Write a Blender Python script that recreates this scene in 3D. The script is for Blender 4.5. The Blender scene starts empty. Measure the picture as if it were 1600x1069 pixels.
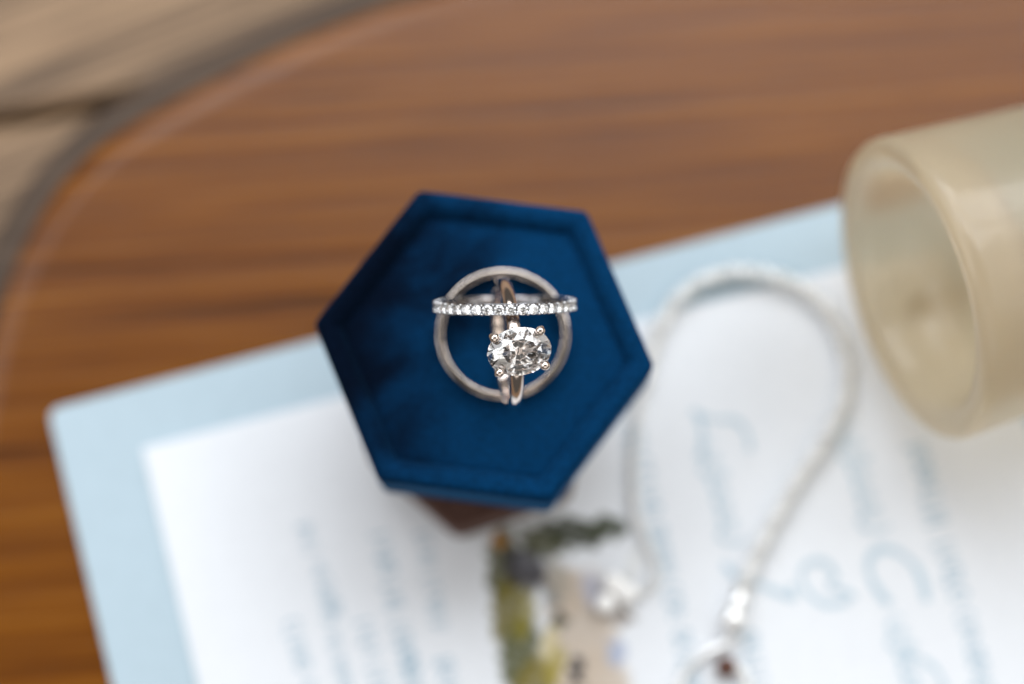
import bpy, bmesh, math, random
from mathutils import Vector, Matrix
R = math.radians
random.seed(7)
sc = bpy.context.scene
col = sc.collection
MM = 0.001

# ---------------------------------------------------------------- camera
FPX = 3778.0                       # focal length in photo pixels (85 mm on 36 mm, 1600 px wide)
TILT = R(9.5)                      # camera leans back from straight down
FW = Vector((0, math.sin(TILT), -math.cos(TILT)))
RT = Vector((1, 0, 0)); UP = Vector((0, math.cos(TILT), math.sin(TILT)))
LIDZ = 41.0                        # height of the velvet panel above the table, mm
def ray(px, py):
    return FW + RT*((px-800.0)/FPX) - UP*((py-534.5)/FPX)
CAM = Vector((0, 0, LIDZ)) - ray(757, 541)*385.0
def at(px, py, z):                 # pixel -> point on the horizontal plane at height z (mm)
    d = ray(px, py)
    return CAM + d*((z-CAM.z)/d.z)

cam = bpy.data.cameras.new('camera'); co = bpy.data.objects.new('camera', cam); col.objects.link(co)
co.location = CAM*MM; co.rotation_euler = (TILT, 0, 0)
cam.sensor_width = 36; cam.lens = 85; cam.clip_start = 0.01; cam.clip_end = 30
cam.dof.use_dof = True
cam.dof.aperture_fstop = 4.1; cam.dof.aperture_blades = 0
sc.camera = co

# ---------------------------------------------------------------- light: rear windows, with lamp banks added at both sides and in front
w = bpy.data.worlds.new('World'); sc.world = w; w.use_nodes = True
bg = w.node_tree.nodes['Background']; bg.inputs[0].default_value = (1.0, 0.93, 0.86, 1); bg.inputs[1].default_value = 0.085
def lamp_bank(centre, target, cols, rows, pw, ph, bar, power, colr):      # one area lamp per pane, gaps added for contrast in reflections
    q = (Vector(target)-Vector(centre)).to_track_quat('-Z', 'Y')
    for i in range(cols):
        for j in range(rows):
            l = bpy.data.lights.new('pane_lamp', 'AREA'); l.shape = 'RECTANGLE'; l.size = pw; l.size_y = ph
            l.energy = power; l.color = colr
            o = bpy.data.objects.new('pane_lamp', l); col.objects.link(o)
            o.location = Vector(centre)+q @ Vector(((i-(cols-1)/2)*(pw+bar), (j-(rows-1)/2)*(ph+bar), 0)); o.rotation_euler = q.to_euler()
lamp_bank((0.10, 0.92, 1.10), (0, 0, 0), 3, 2, 0.54, 0.56, 0.08, 5.1, (0.93, 0.965, 1.0))
lamp_bank((-1.15, 0.10, 1.0), (0, 0, 0), 3, 2, 0.42, 0.52, 0.07, 1.6, (0.96, 0.97, 1.0))  # added bank on the left, for reflections in stones and metal
lamp_bank((1.15, 0.10, 0.95), (0, 0, 0), 3, 2, 0.42, 0.50, 0.07, 1.0, (1.0, 0.98, 0.95))  # added bank on the right, for sparkle in the rings
lamp_bank((0.05, -1.05, 1.0), (0, 0, 0), 3, 2, 0.40, 0.46, 0.12, 0.75, (1.0, 0.95, 0.88))  # added bank behind the camera, brightens the diamond facets
sc.view_settings.view_transform = 'Standard'; sc.view_settings.look = 'None'
sc.view_settings.exposure = 0.14; sc.view_settings.gamma = 1
sc.render.engine = 'CYCLES'
cy = sc.cycles
cy.max_bounces = 20; cy.transmission_bounces = 16; cy.glossy_bounces = 8; cy.diffuse_bounces = 4
cy.transparent_max_bounces = 8; cy.caustics_refractive = True; cy.caustics_reflective = True
cy.blur_glossy = 0.3; cy.sample_clamp_indirect = 6.0
cy.use_denoising = True; cy.use_adaptive_sampling = False

# ---------------------------------------------------------------- materials
def mat(name):
    m = bpy.data.materials.new(name); m.use_nodes = True
    nt = m.node_tree; return m, nt, nt.nodes['Principled BSDF']
def simple(name, colr, rough=0.5, metal=0.0, spec=0.5, **kw):
    m, nt, b = mat(name)
    b.inputs['Base Color'].default_value = (*colr, 1); b.inputs['Roughness'].default_value = rough
    b.inputs['Metallic'].default_value = metal; b.inputs['Specular IOR Level'].default_value = spec
    for k, v in kw.items(): b.inputs[k.replace('_', ' ')].default_value = v
    return m
def node(nt, t, **kw):
    n = nt.nodes.new(t)
    for k, v in kw.items(): setattr(n, k, v)
    return n
def ramp(nt, stops, interp='LINEAR'):
    n = nt.nodes.new('ShaderNodeValToRGB'); cr = n.color_ramp; cr.interpolation = interp
    cr.elements[0].position = stops[0][0]; cr.elements[0].color = (*stops[0][1], 1)
    cr.elements[1].position = stops[-1][0]; cr.elements[1].color = (*stops[-1][1], 1)
    for p, c in stops[1:-1]:
        e = cr.elements.new(p); e.color = (*c, 1)
    return n
def bump(nt, b, height, strength, dist):
    bp = node(nt, 'ShaderNodeBump'); bp.inputs['Strength'].default_value = strength; bp.inputs['Distance'].default_value = dist
    nt.links.new(height, bp.inputs['Height']); nt.links.new(bp.outputs[0], b.inputs['Normal'])

def wood(name, stops, ang, rough, coat, gscale, rnd=False):
    m, nt, b = mat(name); L = nt.links.new
    tc = node(nt, 'ShaderNodeTexCoord'); mp = node(nt, 'ShaderNodeMapping'); mp.inputs['Rotation'].default_value = (0, 0, -ang)
    mp2 = node(nt, 'ShaderNodeMapping'); mp2.inputs['Scale'].default_value = gscale
    L(tc.outputs['Object'], mp.inputs[0]); L(mp.outputs[0], mp2.inputs[0])
    src = mp2.outputs[0]
    if rnd:
        oi = node(nt, 'ShaderNodeObjectInfo'); cx = node(nt, 'ShaderNodeVectorMath', operation='SCALE'); cx.inputs[0].default_value = (37, 53, 0)
        L(oi.outputs['Random'], cx.inputs['Scale']); ad = node(nt, 'ShaderNodeVectorMath', operation='ADD')
        L(src, ad.inputs[0]); L(cx.outputs[0], ad.inputs[1]); src = ad.outputs[0]
    n1 = node(nt, 'ShaderNodeTexNoise'); n1.inputs['Scale'].default_value = 1.0; n1.inputs['Detail'].default_value = 7; n1.inputs['Roughness'].default_value = 0.62
    n1.inputs['Distortion'].default_value = 0.5
    L(src, n1.inputs['Vector'])
    n2 = node(nt, 'ShaderNodeTexNoise'); n2.inputs['Scale'].default_value = 4.5; n2.inputs['Detail'].default_value = 4
    L(src, n2.inputs['Vector'])
    mx = node(nt, 'ShaderNodeMix', data_type='FLOAT'); mx.inputs[0].default_value = 0.42
    L(n1.outputs['Fac'], mx.inputs[2]); L(n2.outputs['Fac'], mx.inputs[3])
    rp = ramp(nt, stops); L(mx.outputs[0], rp.inputs[0]); L(rp.outputs[0], b.inputs['Base Color'])
    rr = node(nt, 'ShaderNodeMapRange'); rr.inputs['To Min'].default_value = rough-0.05; rr.inputs['To Max'].default_value = rough+0.12
    L(n1.outputs['Fac'], rr.inputs['Value']); L(rr.outputs[0], b.inputs['Roughness'])
    b.inputs['Specular IOR Level'].default_value = 0.34
    b.inputs['Coat Weight'].default_value = coat; b.inputs['Coat Roughness'].default_value = 0.30
    bump(nt, b, mx.outputs[0], 0.25, 0.0006)
    return m
M_TABLE = wood('red_brown_wood', [(0.35, (0.042, 0.0125, 0.003)), (0.44, (0.108, 0.031, 0.0022)), (0.53, (0.155, 0.0475, 0.0015)), (0.66, (0.22, 0.076, 0.003))], R(4), 0.22, 0.0, (6, 330, 20))
M_PLANK = wood('pale_wood', [(0.38, (0.035, 0.024, 0.017)), (0.46, (0.135, 0.083, 0.046)), (0.54, (0.27, 0.172, 0.098)), (0.66, (0.40, 0.27, 0.16))], R(13), 0.5, 0.0, (5, 150, 20), True)
M_EDGE = wood('dark_edge_wood', [(0.3, (0.030, 0.019, 0.013)), (0.7, (0.11, 0.075, 0.052))], R(4), 0.7, 0.0, (5, 60, 20))
M_SUB = simple('dark_ground', (0.03, 0.028, 0.03), 0.8)

def velvet(name, dark, light, sheen, sw):
    m, nt, b = mat(name); L = nt.links.new
    tc = node(nt, 'ShaderNodeTexCoord')
    n1 = node(nt, 'ShaderNodeTexNoise'); n1.inputs['Scale'].default_value = 46; n1.inputs['Detail'].default_value = 4; n1.inputs['Roughness'].default_value = 0.55; n1.inputs['Distortion'].default_value = 0.6
    n2 = node(nt, 'ShaderNodeTexNoise'); n2.inputs['Scale'].default_value = 1300; n2.inputs['Detail'].default_value = 4
    L(tc.outputs['Object'], n1.inputs['Vector']); L(tc.outputs['Object'], n2.inputs['Vector'])
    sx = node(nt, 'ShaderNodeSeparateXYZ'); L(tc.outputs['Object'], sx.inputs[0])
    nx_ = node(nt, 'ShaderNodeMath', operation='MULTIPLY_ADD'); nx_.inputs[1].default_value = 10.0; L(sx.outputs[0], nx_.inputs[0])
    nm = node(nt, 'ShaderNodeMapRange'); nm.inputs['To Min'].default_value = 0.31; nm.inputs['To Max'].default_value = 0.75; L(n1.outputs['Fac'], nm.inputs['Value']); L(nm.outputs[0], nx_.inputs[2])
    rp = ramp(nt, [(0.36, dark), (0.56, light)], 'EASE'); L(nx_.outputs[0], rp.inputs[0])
    mx = node(nt, 'ShaderNodeMix', data_type='RGBA', blend_type='MULTIPLY'); mx.inputs[0].default_value = 0.8
    rp2 = ramp(nt, [(0.3, (0.45, 0.45, 0.45)), (0.7, (1, 1, 1))]); L(n2.outputs['Fac'], rp2.inputs[0])
    L(rp.outputs[0], mx.inputs[6]); L(rp2.outputs[0], mx.inputs[7]); L(mx.outputs[2], b.inputs['Base Color'])
    b.inputs['Roughness'].default_value = 0.95; b.inputs['Specular IOR Level'].default_value = 0.05
    b.inputs['Sheen Weight'].default_value = sw; b.inputs['Sheen Roughness'].default_value = 0.35; b.inputs['Sheen Tint'].default_value = (*sheen, 1)
    sm = node(nt, 'ShaderNodeMath', operation='ADD')
    s1 = node(nt, 'ShaderNodeMath', operation='MULTIPLY'); s1.inputs[1].default_value = 6.0; L(n1.outputs['Fac'], s1.inputs[0])
    L(s1.outputs[0], sm.inputs[0]); L(n2.outputs['Fac'], sm.inputs[1])
    bump(nt, b, sm.outputs[0], 0.55, 0.00025)
    return m
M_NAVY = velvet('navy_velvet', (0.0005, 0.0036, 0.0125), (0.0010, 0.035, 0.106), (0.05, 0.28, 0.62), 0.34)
M_BROWN = velvet('brown_velvet', (0.065, 0.034, 0.027), (0.11, 0.060, 0.048), (0.5, 0.35, 0.3), 0.2)

def paper(name, colr, var):
    m, nt, b = mat(name); L = nt.links.new
    tc = node(nt, 'ShaderNodeTexCoord'); n = node(nt, 'ShaderNodeTexNoise'); n.inputs['Scale'].default_value = 500; n.inputs['Detail'].default_value = 6
    L(tc.outputs['Object'], n.inputs['Vector'])
    rp = ramp(nt, [(0.3, tuple(c*var for c in colr)), (0.7, colr)]); L(n.outputs['Fac'], rp.inputs[0]); L(rp.outputs[0], b.inputs['Base Color'])
    b.inputs['Roughness'].default_value = 0.75; b.inputs['Specular IOR Level'].default_value = 0.25
    bump(nt, b, n.outputs['Fac'], 0.2, 0.0001)
    return m
M_WHITE = paper('white_paper', (0.725, 0.75, 0.785), 0.96)
M_BLUE = paper('blue_paper', (0.42, 0.525, 0.59), 0.95)
M_SCRIPT = simple('faded_blue_ink', (0.47, 0.57, 0.64), 0.7, spec=0.1)
M_INK = simple('pale_blue_ink', (0.38, 0.49, 0.57), 0.7, spec=0.1)

def metal(name, colr, rough, wear=0.06):
    m, nt, b = mat(name); L = nt.links.new
    b.inputs['Base Color'].default_value = (*colr, 1); b.inputs['Metallic'].default_value = 1
    tc = node(nt, 'ShaderNodeTexCoord'); n = node(nt, 'ShaderNodeTexNoise'); n.inputs['Scale'].default_value = 900; n.inputs['Detail'].default_value = 5
    L(tc.outputs['Object'], n.inputs['Vector'])
    rr = node(nt, 'ShaderNodeMapRange'); rr.inputs['To Min'].default_value = rough; rr.inputs['To Max'].default_value = rough+wear*2
    L(n.outputs['Fac'], rr.inputs['Value']); L(rr.outputs[0], b.inputs['Roughness'])
    return m
M_BAND = metal('warm_white_gold', (0.66, 0.58, 0.515), 0.05, 0.02)
M_SHANK = metal('polished_white_gold', (0.85, 0.74, 0.67), 0.07, 0.02)
M_PAVE = metal('shaded_platinum', (0.30, 0.30, 0.31), 0.12, 0.03)  # metal colour darkened to put shade into the gaps between stones
M_BEAD = metal('platinum', (0.58, 0.58, 0.59), 0.10, 0.03)
M_SILVER = metal('silver', (0.98, 0.975, 0.96), 0.28)
def diamond(name):
    m, nt, b = mat(name)
    nt.nodes.remove(b); g = node(nt, 'ShaderNodeBsdfGlass'); g.inputs['IOR'].default_value = 2.417; g.inputs['Roughness'].default_value = 0.0
    g.inputs['Color'].default_value = (0.995, 0.995, 0.995, 1)
    nt.links.new(g.outputs[0], nt.nodes['Material Output'].inputs[0]); return m
M_DIAM = diamond('diamond')
M_GLINT = simple('glint_bead', (0.96, 0.95, 0.93), 0.2, spec=0.7, Coat_Weight=1.0)  # white base colour stands in for bright glints on the beads
M_AMBER = simple('brown_stone', (0.09, 0.03, 0.015), 0.2)
def cupmat():
    m, nt, b = mat('champagne_frosted_glass')
    b.inputs['Base Color'].default_value = (0.94, 0.84, 0.66, 1); b.inputs['Roughness'].default_value = 0.34
    b.inputs['Transmission Weight'].default_value = 0.82; b.inputs['IOR'].default_value = 1.4
    b.inputs['Coat Weight'].default_value = 0.5; b.inputs['Coat Roughness'].default_value = 0.15
    tr = node(nt, 'ShaderNodeBsdfTranslucent'); tr.inputs[0].default_value = (0.82, 0.735, 0.58, 1)
    mx = node(nt, 'ShaderNodeMixShader'); mx.inputs[0].default_value = 0.35
    nt.links.new(b.outputs[0], mx.inputs[1]); nt.links.new(tr.outputs[0], mx.inputs[2]); nt.links.new(mx.outputs[0], nt.nodes['Material Output'].inputs[0])
    return m
M_CUP = cupmat()

# ---------------------------------------------------------------- mesh helpers (millimetres in, metres out)
def mesh(name, verts, faces, m, smooth=False):
    me = bpy.data.meshes.new(name)
    me.from_pydata([tuple(Vector(v)*MM) for v in verts], [], faces); me.update()
    bm = bmesh.new(); bm.from_mesh(me); bmesh.ops.recalc_face_normals(bm, faces=bm.faces); bm.to_mesh(me); bm.free()
    if smooth: me.polygons.foreach_set('use_smooth', [True]*len(me.polygons))
    if m: me.materials.append(m)
    return me
def obj(name, me, parent=None, mtx=None):
    o = bpy.data.objects.new(name, me); col.objects.link(o)
    if parent: o.parent = parent
    if mtx is not None: o.matrix_local = mtx
    return o
def mm_mtx(rot, loc):
    return Matrix.Translation(Vector(loc)*MM) @ rot.to_4x4()
def frame(x, y, z):
    return Matrix((x, y, z)).transposed()
def tag(o, label, cat, group=None):
    o['label'] = label; o['category'] = cat
    if group: o['group'] = group
    return o
def thing(name, label, cat, mtx, group=None):
    o = bpy.data.objects.new(name, None); o.empty_display_size = 0.01; col.objects.link(o); o.matrix_world = mtx
    return tag(o, label, cat, group)
def structure(o):
    o['kind'] = 'structure'; return o
def loft(rings, cap0=True, cap1=True, close=False):
    n = len(rings[0]); v = [p for r in rings for p in r]; f = []
    k = len(rings)
    for i in range(k if close else k-1):
        a, b = i*n, ((i+1) % k)*n
        for j in range(n): f.append((a+j, a+(j+1) % n, b+(j+1) % n, b+j))
    if not close:
        if cap0: f.append(tuple(range(n-1, -1, -1)))
        if cap1: f.append(tuple(range((k-1)*n, k*n)))
    return v, f
def lathe(profile, seg, closed=False):      # profile of (r, z); axis z
    rings = [[(r*math.cos(2*math.pi*j/seg), r*math.sin(2*math.pi*j/seg), z) for j in range(seg)] for r, z in profile]
    return loft(rings, close=closed)
def smoothline(pts, closed=False, n=12):
    P = [Vector(p) for p in pts]; out = []; k = len(P)
    for i in range(k if closed else k-1):
        if closed: a, b, c, d = P[(i-1) % k], P[i], P[(i+1) % k], P[(i+2) % k]
        else: a, b, c, d = P[max(i-1, 0)], P[i], P[i+1], P[min(i+2, k-1)]
        for s in range(n):
            t = s/n
            out.append(0.5*((2*b)+(c-a)*t+(2*a-5*b+4*c-d)*t*t+(3*b-a-3*c+d)*t**3))
    if not closed: out.append(P[-1])
    return out
def resample(line, step):
    out = [line[0].copy()]; acc = 0
    for a, b in zip(line, line[1:]):
        L = (b-a).length; t = step-acc
        while t <= L:
            out.append(a+(b-a)*(t/L)); t += step
        acc = (acc+L) % step if L else acc
    return out

# ---------------------------------------------------------------- the lower plank surface
STEP = -20.0
fl = structure(obj('floor', mesh('floor', *loft([[(-420, -420, STEP-24), (420, -420, STEP-24), (420, 420, STEP-24), (-420, 420, STEP-24)], [(-420, -420, STEP-14), (420, -420, STEP-14), (420, 420, STEP-14), (-420, 420, STEP-14)]]), M_SUB)))
PANG = R(9); PW = 74.0; PL = 900.0
def plank_mesh():
    b = 1.6; hw = PW/2-1.0; hl = PL/2
    rings = [[(-hl, -hw, -14), (hl, -hw, -14), (hl, hw, -14), (-hl, hw, -14)], [(-hl, -hw, -b), (hl, -hw, -b), (hl, hw, -b), (-hl, hw, -b)],
             [(-hl+b, -hw+b, 0), (hl-b, -hw+b, 0), (hl-b, hw-b, 0), (-hl+b, hw-b, 0)]]
    return mesh('plank', *loft(rings), M_PLANK)
pm = plank_mesh()
gap = at(70, 176, STEP)
for k in range(-6, 4):
    off = (k+0.5)*PW
    c = Vector((gap.x, gap.y, STEP)) + Vector((-math.sin(PANG), math.cos(PANG), 0))*off + Vector((math.cos(PANG), math.sin(PANG), 0))*(120+random.uniform(-40, 40))
    c.z += random.uniform(-0.5, 0.3)
    obj('plank', pm, fl, mm_mtx(Matrix.Rotation(PANG, 3, 'Z'), c))

# ---------------------------------------------------------------- round-cornered wooden top
edge_px = [(-75, 900), (-45, 640), (0, 457), (29, 389), (63, 321), (107, 263), (160, 214), (219, 180), (272, 151), (340, 117), (438, 68), (535, 29), (640, -8), (900, -75), (1200, -115), (1600, -130), (2000, -90), (2250, 40), (2400, 300), (2420, 700), (2350, 1150), (2150, 1450), (1700, 1600), (1000, 1630), (400, 1560), (60, 1350), (-60, 1120)]
outl = smoothline([Vector((at(x, y, 0).x, at(x, y, 0).y, 0)) for x, y in edge_px], True, 10)
# even spacing, then light smoothing
outl = resample(outl+[outl[0]], 2.2)[:-1]
for _ in range(14): outl = [(outl[i-1]+outl[i]*2+outl[(i+1) % len(outl)])/4 for i in range(len(outl))]
nrm = []
for i in range(len(outl)):
    t = (outl[(i+1) % len(outl)]-outl[i-1]).normalized(); nrm.append(Vector((t.y, -t.x, 0)))
cen = sum(outl, Vector())/len(outl)
if (outl[0]-cen).dot(nrm[0]) < 0: nrm = [-x for x in nrm]
prof = [(-5.0, 0.0), (-4.2, -0.06), (-3.4, -0.28), (-2.4, -0.66), (-1.4, -1.08), (-0.5, -1.55), (-0.12, -2.0), (0.0, -3.0), (0.3, -6), (0, -9), (-1.2, -12), (-3.0, -14), (-6, STEP+0.02)]
rings = [[outl[i]+nrm[i]*a+Vector((0, 0, z)) for i in range(len(outl))] for a, z in prof]
structure(obj('tabletop', mesh('tabletop', *loft(rings), M_TABLE, True)))
for p in bpy.data.objects['tabletop'].data.polygons:
    if len(p.vertices) > 4: p.use_smooth = False
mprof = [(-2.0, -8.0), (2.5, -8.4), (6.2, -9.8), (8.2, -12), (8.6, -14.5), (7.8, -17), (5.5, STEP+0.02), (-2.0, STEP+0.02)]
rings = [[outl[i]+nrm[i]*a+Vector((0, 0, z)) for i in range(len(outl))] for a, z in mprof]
obj('dark_edge_strip', mesh('dark_edge_strip', *loft(rings, close=True), M_EDGE, True), bpy.data.objects['tabletop'])  # dark brown strip around the lower outside of the top

# ---------------------------------------------------------------- blue envelope and white printed card
def sheet(name, corners, z0, z1, rad, m):
    pts = []
    k = len(corners)
    for i in range(k):
        a, b, c = Vector(corners[i-1]), Vector(corners[i]), Vector(corners[(i+1) % k])
        u, v = (a-b).normalized(), (c-b).normalized()
        for s in range(5):
            t = s/4; p0, p2 = b+u*rad, b+v*rad
            pts.append(p0*(1-t)**2+b*2*t*(1-t)+p2*t*t)
    bot = [Vector((p.x, p.y, z0)) for p in pts]; top = [Vector((p.x, p.y, z1)) for p in pts]
    return mesh(name, *loft([bot, top]), m)
def rect_from(px_corner, px_u, z, lu, lv, back=0.0):
    o = at(*px_corner, z); u = at(*px_u, z)-o; u.z = 0; u.normalize(); v = Vector((u.y, -u.x, 0))
    return o, u, v
eo, eu, ev = rect_from((75, 640), (1310, 320), 0.9, 0, 0)
ELU, ELV = 186.0, 132.0
env_me = sheet('envelope', [eo, eo+eu*ELU, eo+eu*ELU+ev*ELV, eo+ev*ELV], 0.02, 1.0, 2.2, M_BLUE)
tag(obj('envelope', env_me), 'pale blue envelope lying flat on the wood beneath the white card', 'envelope')
CZ0, CZ1 = 1.03, 1.75
co_, cu, cv = rect_from((222, 700), (1100, 474), CZ1, 0, 0)
CLU, CLV = 150.5, 116.0
card = tag(obj('invitation_card', sheet('invitation_card', [co_, co_+cu*CLU, co_+cu*CLU+cv*CLV, co_+cv*CLV], CZ0, CZ1, 0.4, M_WHITE)),
           'white invitation card with pale blue printing lying on the blue envelope', 'card')
PZ = CZ1+0.03
def ribbon(pts, width, z, wfun=None, zlift=0.02):
    z += random.uniform(0, 0.03)
    v, f = [], []
    n = len(pts)
    for i, p in enumerate(pts):
        a = pts[max(i-1, 0)]; b = pts[min(i+1, n-1)]; t = (b-a); t.z = 0
        if t.length < 1e-6: t = Vector((1, 0, 0))
        t.normalize(); s = Vector((t.y, -t.x, 0))*(width/2*(wfun(i/(n-1)) if wfun else 1))
        zz = z+zlift*i/(n-1)
        v += [Vector((p.x+s.x, p.y+s.y, zz)), Vector((p.x-s.x, p.y-s.y, zz))]
        if i: f.append((2*i-2, 2*i-1, 2*i+1, 2*i))
    return v, f
def join(parts):
    V, F = [], []
    for v, f in parts:
        o = len(V); V += list(v); F += [tuple(i+o for i in q) for q in f]
    return V, F
def text_line(p0, p1, h, dens=0.72):
    a, b = at(*p0, PZ), at(*p1, PZ); d = (b-a); L = d.length; d.normalize(); s = Vector((d.y, -d.x, 0))   # s: letter-foot side
    up = -s if s.dot(cu) > 0 else s
    parts = []; x = 0
    while x < L:
        wd = random.randint(3, 8)
        for q in range(wd):
            lw = h*random.uniform(0.5, 0.75); o = a+d*x
            k = random.choice('nlocsth')
            tall = 1.35 if k in 'lth' else 1.0
            if k in 'oc':
                pts = [o+d*(lw/2+lw*0.42*math.cos(t*math.pi/6))+up*(h*0.5+h*0.5*math.sin(t*math.pi/6)) for t in (range(13) if k == 'o' else range(2, 11))]
                parts.append(ribbon(pts, h*0.17, PZ))
            elif k == 's':
                pts = [o+d*(lw*(0.5+0.4*math.cos(t*math.pi/4)*(1 if t < 5 else -1)))+up*(h*(1-t/8)) for t in range(9)]
                parts.append(ribbon(pts, h*0.17, PZ))
            else:
                parts.append(ribbon([o+d*lw*0.2, o+d*lw*0.2+up*h*tall], h*0.17, PZ))
                if k in 'nh': parts.append(ribbon([o+d*lw*0.2+up*h*0.85, o+d*lw*0.55+up*h, o+d*lw*0.75+up*h*0.8, o+d*lw*0.8], h*0.15, PZ))
                if k == 't': parts.append(ribbon([o+up*h, o+d*lw*0.7+up*h], h*0.14, PZ))
            x += lw*1.15
        x += h*0.55
    obj('printed_line', mesh('printed_line', *join(parts), M_INK), card)
for p0, p1, h in [((484, 815), (512, 890), 2.1), ((512, 915), (552, 1075), 1.9), ((466, 965), (500, 1090), 2.6), ((606, 830), (640, 985), 2.6), ((645, 1000), (668, 1090), 2.6),
                  ((672, 830), (690, 925), 2.2), ((580, 965), (612, 1090), 2.6), ((707, 1025), (720, 1085), 3.4),
                  ((1002, 660), (1088, 1030), 3.0), ((1446, 690), (1545, 1045), 3.0), ((1182, 985), (1208, 1090), 3.0)]:
    text_line(p0, p1, h)
def cursive(p0, p1, h, n):          # joined-up loops along a slanted line
    a, b = at(*p0, PZ), at(*p1, PZ); d = b-a; s_ = Vector((d.y, -d.x, 0)).normalized()
    if s_.dot(cu) < 0: s_ = -s_
    pts = []
    for i in range(n*6+1):
        t = i/(n*6); k = int(t*n*0.999); hh = h*(1.7 if (k*7+n) % 4 == 1 else 1.0)
        pts.append(a+d*(t-0.35/n*math.sin(2*math.pi*t*n))+s_*hh*0.5*math.cos(2*math.pi*t*n))
    v, f = ribbon(smoothline(pts, False, 3), 0.6, PZ+0.01, lambda t: 0.75+0.5*abs(math.sin(t*n*3.1)), 0.12)
    obj('printed_script', mesh('printed_script', v, f, M_SCRIPT), card)
def script(name, px, width):
    width *= 0.5
    pts = smoothline([at(x, y, PZ) for x, y in px], False, 8)
    v, f = ribbon(pts, width, PZ+0.01, lambda t: 0.5+0.35*abs(math.sin(t*7+1)), 0.12)
    obj(name, mesh(name, v, f, M_SCRIPT), card)
script('printed_script', [(1080, 642), (1110, 655), (1150, 658), (1168, 680), (1172, 705)], 2.6)
script('printed_script', [(1092, 650), (1098, 680), (1096, 705), (1088, 715)], 3.0)
cursive((1104, 692), (1146, 846), 2.6, 6)
cursive((1322, 668), (1368, 826), 3.0, 6)
cursive((1398, 968), (1436, 1100), 2.8, 6)
script('printed_script', [(1130, 880), (1150, 900), (1190, 915), (1225, 930), (1240, 935), (1235, 915)], 3.0)
script('printed_script', [(1325, 940), (1290, 945), (1262, 925), (1252, 895), (1268, 878), (1290, 880), (1305, 900), (1295, 915), (1320, 925), (1335, 935)], 2.8)
script('printed_script', [(1448, 940), (1440, 905), (1425, 880), (1400, 862), (1375, 858), (1360, 872), (1358, 895), (1370, 920), (1390, 945)], 3.6)
script('printed_script', [(1412, 1022), (1440, 1030), (1465, 1050), (1478, 1080)], 2.4)

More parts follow.
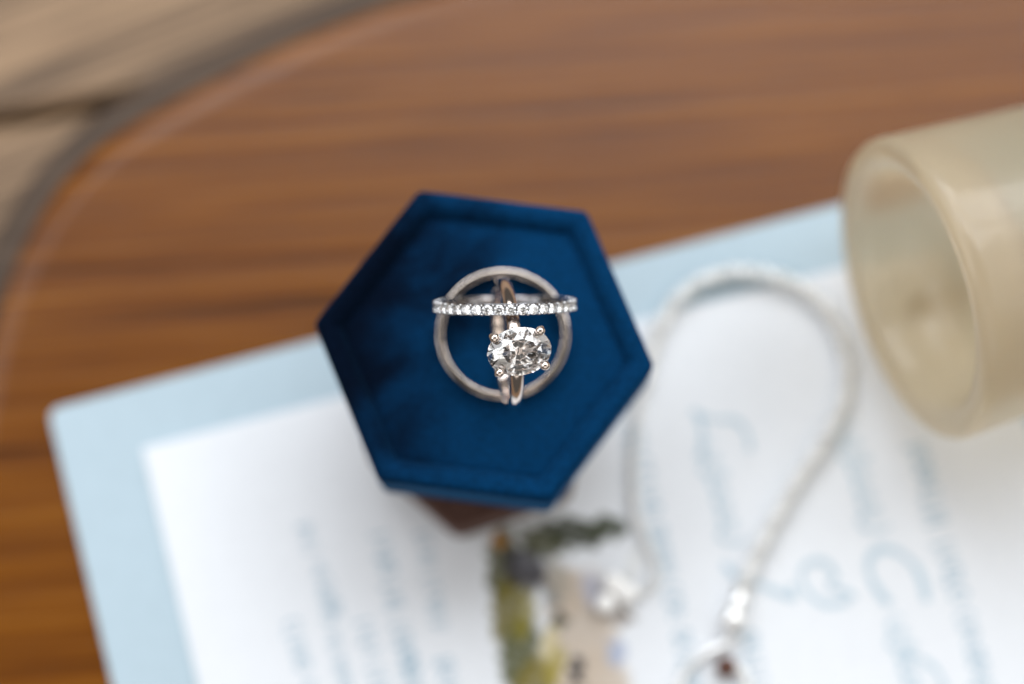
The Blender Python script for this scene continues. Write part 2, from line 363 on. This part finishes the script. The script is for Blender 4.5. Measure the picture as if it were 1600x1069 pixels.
# watercolour of a house among trees, printed on the card: one flat sheet, colour by print
def illustration():
    nx, ny = 84, 108
    x0, y0, x1, y1 = 745, 790, 1030, 1150
    base = (0.725, 0.75, 0.785)
    blobs = [  # cx, cy, rx, ry, rot, colour, strength
        (905, 1000, 58, 110, -10, (0.50, 0.42, 0.34), 1), (925, 1100, 62, 90, -10, (0.50, 0.42, 0.34), 1), (885, 930, 34, 44, -6, (0.50, 0.42, 0.34), 1), (868, 905, 20, 34, 10, (0.34, 0.31, 0.26), .9),
        (784, 880, 24, 60, -6, (0.062, 0.060, 0.006), 1), (795, 950, 26, 60, -12, (0.14, 0.115, 0.007), 1), (812, 1020, 30, 60, -14, (0.065, 0.068, 0.006), 1), (832, 1090, 36, 70, -14, (0.16, 0.125, 0.008), 1),
        (822, 960, 14, 46, -12, (0.24, 0.20, 0.02), .8), (780, 846, 13, 11, 0, (0.40, 0.17, 0.02), .9),
        (818, 885, 34, 34, 0, (0.035, 0.032, 0.042), 1), (838, 905, 20, 22, 0, (0.06, 0.055, 0.06), .9),
        (850, 846, 42, 24, -14, (0.05, 0.05, 0.008), 1), (895, 832, 50, 24, -12, (0.022, 0.026, 0.004), 1), (948, 824, 34, 19, -4, (0.026, 0.034, 0.005), 1),
        (858, 1000, 10, 40, -10, (0.58, 0.50, 0.20), .6), (868, 1045, 14, 40, -12, (0.34, 0.28, 0.05), .8),
        (872, 967, 13, 15, 0, (0.06, 0.06, 0.05), 1), (872, 972, 20, 6, 10, (0.12, 0.12, 0.08), .8), (902, 1052, 12, 28, -14, (0.035, 0.035, 0.04), 1), (860, 935, 13, 14, 0, (0.18, 0.20, 0.21), .8),
        (928, 925, 18, 30, 15, (0.42, 0.44, 0.55), .8), (963, 928, 36, 36, 0, (0.52, 0.52, 0.54), .7), (966, 962, 30, 15, -10, (0.34, 0.30, 0.27), .9), (962, 1018, 16, 22, -10, (0.34, 0.39, 0.52), .9), (990, 880, 14, 34, -10, (0.60, 0.60, 0.57), .5)]
    rnd = random.Random(3)
    verts, cols, faces = [], [], []
    for j in range(ny+1):
        for i in range(nx+1):
            px, py = x0+(x1-x0)*i/nx, y0+(y1-y0)*j/ny
            p = at(px, py, PZ); verts.append(Vector((p.x, p.y, PZ-0.005)))
            c = Vector(base); wob = 3*math.sin(px*0.21+py*0.13)+2.5*math.sin(px*0.11-py*0.29)
            for cx, cy, rx, ry, rot, bc, st in blobs:
                a = R(rot); dx, dy = px+wob-cx, py+wob-cy
                u = dx*math.cos(a)-dy*math.sin(a); vv = dx*math.sin(a)+dy*math.cos(a)
                d = math.hypot(u/rx, vv/ry)
                k = max(0, min(1, (1.12-d)/0.3))*st*(0.8+0.2*rnd.random())
                c = c*(1-k)+Vector(bc)*k
            cols.append((*c, 1.0))
    for j in range(ny):
        for i in range(nx):
            a = j*(nx+1)+i
            q = (a, a+1, a+nx+2, a+nx+1)
            if any((Vector(cols[t][:3])-Vector(base)).length > 0.02 for t in q): faces.append(q)
    m, nt, b = mat('watercolour_print'); at_ = node(nt, 'ShaderNodeVertexColor', layer_name='print')
    nt.links.new(at_.outputs[0], b.inputs['Base Color']); b.inputs['Roughness'].default_value = 0.75; b.inputs['Specular IOR Level'].default_value = 0.2
    me = mesh('printed_picture', verts, faces, m)
    ca = me.color_attributes.new('print', 'FLOAT_COLOR', 'POINT')
    for i, c in enumerate(cols): ca.data[i].color = c
    o = obj('printed_picture', me, card); o['label'] = 'watercolour print of a tan house with olive trees'
illustration()

# ---------------------------------------------------------------- velvet ring box
def hexring(circ, rc, z, n=7):          # rounded hexagon, corners at 0, 60, ... degrees
    pts = []
    rc = min(rc, circ*0.8)
    for k in range(6):
        a = R(60*k); c = Vector((math.cos(a), math.sin(a), 0))*(circ-rc/math.cos(R(30)))
        for s in range(n):
            b = a+R(-30+60*s/(n-1)); pts.append(c+Vector((math.cos(b), math.sin(b), 0))*rc+Vector((0, 0, z)))
    return pts
lid0 = Vector((0, 0, 0))
box = thing('ring_box', 'hexagonal navy velvet ring box carrying three rings on its lid', 'ring box', Matrix.Translation(Vector((0, 0, CZ1))*MM))
H0 = -CZ1
lc = at(756, 537, LIDZ+1.9); LR = 27.35; LANG = R(-7.3)
def lidrings():
    out = []
    for inset, z in [(1.6, 25.0), (0.5, 25.0), (0.0, 25.7), (0.0, 41.0), (0.12, 41.9), (0.5, 42.55), (1.1, 42.85), (1.9, 42.8), (2.7, 42.45), (3.3, 41.85), (3.8, 41.1), (4.0, 40.6)]:
        out.append(hexring(LR-inset/math.cos(R(30)), 1.7 if inset < 1.7 else 1.2, z+H0))
    return out
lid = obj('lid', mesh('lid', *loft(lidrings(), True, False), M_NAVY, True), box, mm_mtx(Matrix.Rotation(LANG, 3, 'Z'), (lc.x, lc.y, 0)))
# padded panel with slight doming, tucked behind the rim
prs = []
for inset, z in [(3.0, 40.1), (3.6, 40.45), (4.2, 40.75), (5.0, 40.92), (7.5, LIDZ), (13, LIDZ+0.06), (19, LIDZ+0.08)]:
    prs.append(hexring(LR-inset/math.cos(R(30)), 1.3, z+H0))
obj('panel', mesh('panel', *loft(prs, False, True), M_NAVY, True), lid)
bc = at(746, 612, LIDZ)
base_r = []
for inset, z in [(1.2, CZ1+0.02), (0.3, CZ1+0.4), (0, CZ1+1.2), (0, 25.6), (0.6, 26.5)]:
    base_r.append(hexring(20.6-inset, 2.6, z+H0))
obj('base', mesh('base', *loft(base_r), M_BROWN, True), box, mm_mtx(Matrix.Rotation(R(-101), 3, 'Z'), (bc.x, bc.y, 0)))['label'] = 'brown velvet lower half of the box, turned under the lid'

# ---------------------------------------------------------------- rings
PANZ = LIDZ+0.08
def torus_profile(rad, prof, seg, m, name):      # prof: closed list of (dr, dz) ; axis z, radius rad
    return mesh(name, *lathe([(rad+a, b) for a, b in prof], seg, True), m, True)
# plain band lying flat
BH = 2.8
bcen = at(786, 524, PANZ+BH/2)
bq = [(0.34, 1.4), (0.48, 1.385), (0.58, 1.32), (0.64, 1.2), (0.65, 1.05)]
bq = [(-a, b) for a, b in bq[::-1]]+bq
bprof = bq+[(a, -b) for a, b in bq[::-1]]
wb = obj('wedding_band', torus_profile(9.93, bprof, 144, M_BAND, 'wedding_band'), None, mm_mtx(Matrix.Identity(3), (bcen.x, bcen.y, PANZ+1.38)))
tag(wb, 'plain polished wedding band lying flat on the blue velvet', 'ring', 'rings on the velvet box')

def brilliant(rx, ry, m, name, thick=0.03, n=8):
    """facetted brilliant with n mains, girdle at z = 0, radius scaled to rx, ry"""
    ta, tp = math.tan(R(34.0)), math.tan(R(40.8)); rt = 0.55
    V, F = [], []; st = 360.0/n; h = st/2; G4 = 4*n
    def add(r, a, z): V.append((r*math.cos(R(a))*rx, r*math.sin(R(a))*ry, z*ry)); return len(V)-1
    T = [add(rt, st*k, (1-rt)*ta) for k in range(n)]
    rm = 0.775; U = [add(rm, st*k+h, (1-rm*math.cos(R(h)))*ta) for k in range(n)]
    G = [add(1, st/4*k, 0) for k in range(G4)]
    B = [add(1, st/4*k, -thick) for k in range(G4)]
    rp_ = 0.27; Lw = [add(rp_, st*k+h, -thick-(1-rp_*math.cos(R(h)))*tp) for k in range(n)]
    C = add(0, 0, -thick-tp)
    F.append(tuple(T))
    for k in range(n):
        q = (k+1) % n; p = (k-1) % n
        F.append((T[q], T[k], U[k]))
        F.append((T[k], U[p], G[4*k], U[k]))
        for a in (0, 2):
            i0, i1, i2 = 4*k+a, 4*k+a+1, (4*k+a+2) % G4
            F.append((U[k], G[i0], G[i1], G[i2])); F.append((Lw[k], B[i0], B[i1], B[i2]))
        F.append((C, Lw[p], B[4*k], Lw[k]))
    for j in range(G4): F.append((G[j], B[j], B[(j+1) % G4], G[(j+1) % G4]))
    return mesh(name, V, F, m)
def ball(r, m, name, u=8, v=6, sz=1.0):
    prof = [(r*math.sin(math.pi*i/v), -r*sz*math.cos(math.pi*i/v)) for i in range(1, v)]
    return mesh(name, *lathe(prof, u), m, True)
def tube(pts, rad, m, name, seg=10, rads=None):
    rings = []
    for i, p in enumerate(pts):
        t = (pts[min(i+1, len(pts)-1)]-pts[max(i-1, 0)]).normalized()
        a = t.orthogonal().normalized() if i == 0 else (pa-t*pa.dot(t)).normalized()
        pa = a; b = t.cross(a); r = rads[i] if rads else rad
        rings.append([p+(a*math.cos(2*math.pi*j/seg)+b*math.sin(2*math.pi*j/seg))*r for j in range(seg)])
    return mesh(name, *loft(rings), m, True)

# engagement ring: standing upright inside the band; local x = finger axis, z = towards the stone
ER = 10.45
ecz = PANZ+ER-0.05
eend0, eend1 = at(781, 432, ecz), at(804, 645, ecz)
ec = (eend0+eend1)/2
etop, ebot = at(801, 538, ecz+ER), at(773, 538, ecz-ER)
STZ = ecz+13.6
stone = at(803, 551, STZ)
s_ax = (eend0-eend1).normalized()
n_ax = s_ax.cross(etop-ebot).normalized()            # ring axis
if n_ax.x < 0: n_ax = -n_ax
z_ax = (stone-ec); z_ax = (z_ax-n_ax*z_ax.dot(n_ax)).normalized()
y_ax = z_ax.cross(n_ax)
er = thing('engagement_ring', 'solitaire ring with a large oval diamond standing upright on the velvet', 'ring', mm_mtx(frame(n_ax, y_ax, z_ax), ec), 'rings on the velvet box')
eprof = [(-0.75, -0.8), (-0.4, -1.0), (0.15, -1.02), (0.55, -0.85), (0.8, -0.45), (0.88, 0), (0.8, 0.45), (0.55, 0.85), (0.15, 1.02), (-0.4, 1.0), (-0.75, 0.8), (-0.85, 0.3), (-0.85, -0.3)]
v, f = lathe([(ER-0.88+a, b) for a, b in eprof], 112, True)
v = [Vector((q[2], q[1], q[0])) for q in v]           # axis z -> x
obj('shank', mesh('shank', v, f, M_SHANK, True), er)
RX, RY = 4.88, 3.62
GZ = ER+2.75                                           # girdle height over the ring centre
stone_l = Matrix.Rotation(R(4), 3, 'Z')
dia = obj('diamond', brilliant(RX, RY, M_DIAM, 'diamond', 0.03, 10), er, mm_mtx(stone_l, (0, 0, GZ)))
# basket: gallery rail, four claws
rail = [stone_l @ Vector((RX*0.62*math.cos(t*math.pi/16), RY*0.62*math.sin(t*math.pi/16), GZ-1.75)) for t in range(33)]
obj('gallery', tube(rail, 0.36, M_SHANK, 'gallery'), er)
for a in (45, 135, 225, 315):
    ca, sa = math.cos(R(a)), math.sin(R(a))
    tip = stone_l @ Vector((RX*1.0*ca*1.02, RY*1.0*sa*1.04, 0))
    d = Vector((tip.x, tip.y, 0)).normalized()
    pts = [Vector((tip.x*0.16, tip.y*0.16, ER-0.6)), Vector((tip.x*0.62, tip.y*0.62, GZ-1.8)), Vector((tip.x, tip.y, GZ-0.4))+d*0.25, Vector((tip.x, tip.y, GZ+0.35))+d*0.18, Vector((tip.x, tip.y, GZ+0.68))-d*0.18]
    cl = smoothline(pts, False, 5)
    pr = obj('claw', tube(cl, 0.42, M_SHANK, 'claw', 10, [0.46+0.12*max(0, (i/len(cl)-0.7))/0.3 for i in range(len(cl))]), er)
    obj('claw_tip', ball(0.76, M_SHANK, 'claw_tip', 16, 10), pr, Matrix.Translation((Vector((tip.x, tip.y, GZ+0.62))-d*0.06)*MM))
# eternity ring: standing across, leaning
PR = 11.05
PVB = PANZ+1.6
pcz = PVB+PR-0.1
ptop, pbot = at(789, 485, pcz+PR), at(784, 470, pcz-PR)
pl, prr = at(675, 481.5, pcz), at(903, 478.5, pcz)
px_ax = (prr-pl).normalized()
pz = (ptop-pbot); pz = (pz-px_ax*pz.dot(px_ax)).normalized()
py_ax = pz.cross(px_ax)
pc = (pl+prr)/2; pc = Vector((pc.x, ((ptop+pbot)/2).y, pcz))
et = thing('eternity_ring', 'slim eternity ring set with small round diamonds leaning across the solitaire', 'ring', mm_mtx(frame(px_ax, py_ax, pz), pc), 'rings on the velvet box')
NS = 38
qprof = [(-0.95, -0.75), (-0.85, -0.88), (-0.35, -0.90), (-0.2, -0.86), (-0.25, -0.7), (-0.62, -0.5), (-0.62, 0.5), (-0.25, 0.7), (-0.2, 0.86), (-0.35, 0.90), (-0.85, 0.88), (-0.95, 0.75)]
v, f = lathe([(PR-0.95+a, b) for a, b in qprof], 152, True)
v = [Vector((q[0], q[2], q[1])) for q in v]           # axis z -> y
obj('shank', mesh('shank', v, f, M_PAVE, True), et)
sm = brilliant(0.80, 0.80, M_DIAM, 'stone', 0.05); bd = ball(0.25, M_BEAD, 'bead', 8, 6, 2.2); wl = None
br = mesh('bridge', *loft([[(-0.1, -0.85, -0.5), (0.1, -0.85, -0.5), (0.1, 0.85, -0.5), (-0.1, 0.85, -0.5)], [(-0.07, -0.8, 0.0), (0.07, -0.8, 0.0), (0.07, 0.8, 0.0), (-0.07, 0.8, 0.0)]]), M_PAVE)
for k in range(NS):
    a = 2*math.pi*(k+0.5)/NS
    out = Vector((math.sin(a), 0, math.cos(a))); tn = Vector((math.cos(a), 0, -math.sin(a))); yy = out.cross(tn)
    obj('stone', sm, et, mm_mtx(frame(tn, yy, out), out*(PR-0.28)))
    a2 = a+math.pi/NS
    o2 = Vector((math.sin(a2), 0, math.cos(a2))); t2 = Vector((math.cos(a2), 0, -math.sin(a2)))
    obj('bridge', br, et, mm_mtx(frame(t2, o2.cross(t2), o2), o2*(PR-0.85)))
    for sd in (-1, 1):
        obj('bead', bd, et, mm_mtx(frame(t2, o2.cross(t2), o2), o2*(PR-0.42)+Vector((0, sd*0.68, 0))))

# focus on the diamond's table
sc_pos = ec+z_ax*(GZ+0.6)
cam.dof.focus_distance = (sc_pos-CAM).dot(FW)*MM

# ---------------------------------------------------------------- frosted cup on its side
CR0, CR1, CLN = 25.6, 23.0, 50.0
rest = CZ1
tap = R(11.0)                      # it lies on its handle, mouth a little raised
cz = rest+CR1*math.cos(tap)+CLN*math.sin(tap)
mc = at(1419, 456, cz)
mo = at(1419+96, 456-31, cz)
ax = (mo-mc); ax.z = 0; ax.normalize(); ax = (ax*math.cos(tap)-Vector((0, 0, 1))*math.sin(tap)).normalized()
sd = Vector((0, 0, 1)).cross(ax).normalized(); upv = ax.cross(sd)
cupo = thing('glass_cup', 'champagne frosted glass cup lying on its side on the card', 'cup', mm_mtx(frame(sd, upv, ax), mc))
def rr(z): return CR0+(CR1-CR0)*z/CLN
outer = [(0.01, CLN-5), (10, CLN-5), (15.5, CLN-3.5), (17, CLN-0.6), (18.3, CLN), (rr(CLN)-0.8, CLN-0.4), (rr(CLN), CLN-2)] + [(rr(z), z) for z in (42, 30, 16, 6, 3)] + [(CR0-0.15, 1.6), (CR0-0.7, 0.6), (CR0-1.6, 0.05), (CR0-2.6, 0.0)]
inner = [(CR0-4.0, 0.3), (CR0-5.2, 1.0), (CR0-6.0, 2.2), (CR0-6.5, 4.5), (CR0-7.2, 8), (CR0-8.8, 11.5), (CR0-12, 14), (CR0-16, 15), (5, 15.5), (0.01, 15.6)]
obj('body', mesh('body', *lathe(outer+inner, 96), M_CUP, True), cupo)
lift = cz-rest-CR0*math.cos(tap)
hd = smoothline([Vector((0, -rr(12)+1.5, 12)), Vector((0, -rr(14)-lift*0.85+0.6, 13)), Vector((0, -rr(24)-lift*0.55+0.9, 24)), Vector((0, -rr(32)+1.5, 33))], False, 8)
obj('handle', tube(hd, 1.9, M_CUP, 'handle', 12), cupo)
foot = [(a, CLN+b) for a, b in [(18.2, -1.2), (18.5, 0.0), (18.0, 0.4), (16.8, 0.5), (15.8, 0.2), (15.4, -0.6)]]
obj('foot', mesh('foot', *lathe(foot, 64, True), M_CUP, True), cupo)
# ---------------------------------------------------------------- necklace: rope chain in a loop on the card
CHR = 1.45
def link_mesh():
    n, k = 10, 5
    rings = []
    for i in range(n):
        a = 2*math.pi*i/n; c = Vector((math.cos(a)*1.05, math.sin(a)*1.35, 0))
        e = Vector((math.cos(a), math.sin(a), 0))
        rings.append([c+e*0.42*math.cos(2*math.pi*j/k)+Vector((0, 0, 0.42*math.sin(2*math.pi*j/k))) for j in range(k)])
    return mesh('link', *loft(rings, close=True), M_SILVER, True)
lk = link_mesh()
loop_px = [(992, 930), (1024, 910), (1022, 872), (1004, 830), (992, 790), (990, 730), (996, 660), (1008, 590), (1024, 530), (1050, 478), (1090, 443), (1140, 427), (1195, 430), (1248, 448), (1290, 486), (1316, 540), (1324, 590), (1312, 645), (1282, 700), (1246, 752), (1212, 812), (1180, 872), (1158, 925)]
path = resample(smoothline([at(x, y, PZ+CHR) for x, y in loop_px], False, 10), 0.95)
nk = thing('necklace', 'silver rope chain necklace curled in a loop on the card', 'necklace', Matrix.Translation(Vector((path[0].x, path[0].y, PZ))*MM))
nk0 = Vector((path[0].x, path[0].y, PZ))
thin = next(i for i, p in enumerate(path) if p.y > at(1010, 600, PZ).y)
for i, p in enumerate(path):
    t = (path[min(i+1, len(path)-1)]-path[max(i-1, 0)]).normalized()
    side = Vector((-t.y, t.x, 0)); tw = i*1.05
    a = (side*math.cos(tw)+Vector((0, 0, 1))*math.sin(tw)); b = t.cross(a)
    nn = (t*0.80+a*0.45).normalized(); a2 = (a-nn*a.dot(nn)).normalized()
    k = 0.6 if i < thin else 0.92
    obj('link', lk, nk, mm_mtx(frame(a2, nn.cross(a2), nn)*k, Vector((p.x, p.y, PZ+1.75*k))-nk0))
# bead end caps and the clasp
e1 = path[-1]; cb = at(1146, 968, PZ+2.4)
capm = ball(2.4, M_SILVER, 'clasp_bead', 20, 14)
obj('clasp_bead', capm, nk, Matrix.Translation((Vector((cb.x, cb.y, PZ+2.4))-nk0)*MM))
tbe = [e1, (e1+cb)/2+Vector((0, 0, 0.2)), cb]
obj('end_cap', tube([Vector(q)-nk0 for q in tbe], 1.5, M_SILVER, 'end_cap', 12, [1.75, 1.5, 0.9]), nk)

# earrings
pe = at(964, 922, PZ+1.7); pz0 = Vector((pe.x, pe.y, PZ))
ear = thing('earring', 'cluster earring of three beads, their glints painted white, lying on the painted house', 'earring', Matrix.Translation(pz0*MM))
glint_bead = ball(1.9, M_GLINT, 'glint_bead', 20, 14)
for (x, y) in ((958, 911), (979, 926), (946, 943)):
    q = at(x, y, PZ+1.75); obj('glint_bead', glint_bead, ear, Matrix.Translation((Vector((q.x, q.y, PZ+1.75))-pz0)*MM))
q0, q1 = at(960, 925, PZ+0.6), at(990, 965, PZ+0.6)
obj('post', tube([q0-pz0, (q0+q1)/2-pz0, q1-pz0], 0.5, M_SILVER, 'post', 8), ear)
qs = at(1135, 1043, PZ+1.9); q00 = Vector((qs.x, qs.y, PZ))
ear2 = thing('pendant', 'silver hoop pendant with a dark brown stone below the necklace clasp', 'pendant', Matrix.Translation(q00*MM))
obj('stone', ball(1.9, M_AMBER, 'stone', 18, 12), ear2, Matrix.Translation(Vector((0, 0, 1.9))*MM))
hoop = smoothline([at(x, y, PZ+0.9)-q00 for x, y in [(1150, 985), (1132, 1008), (1105, 1020), (1078, 1040), (1062, 1075), (1070, 1115), (1110, 1135), (1150, 1120), (1168, 1085), (1160, 1050), (1140, 1042)]], False, 8)
obj('hoop', tube(hoop, 0.8, M_SILVER, 'hoop', 10), ear2)
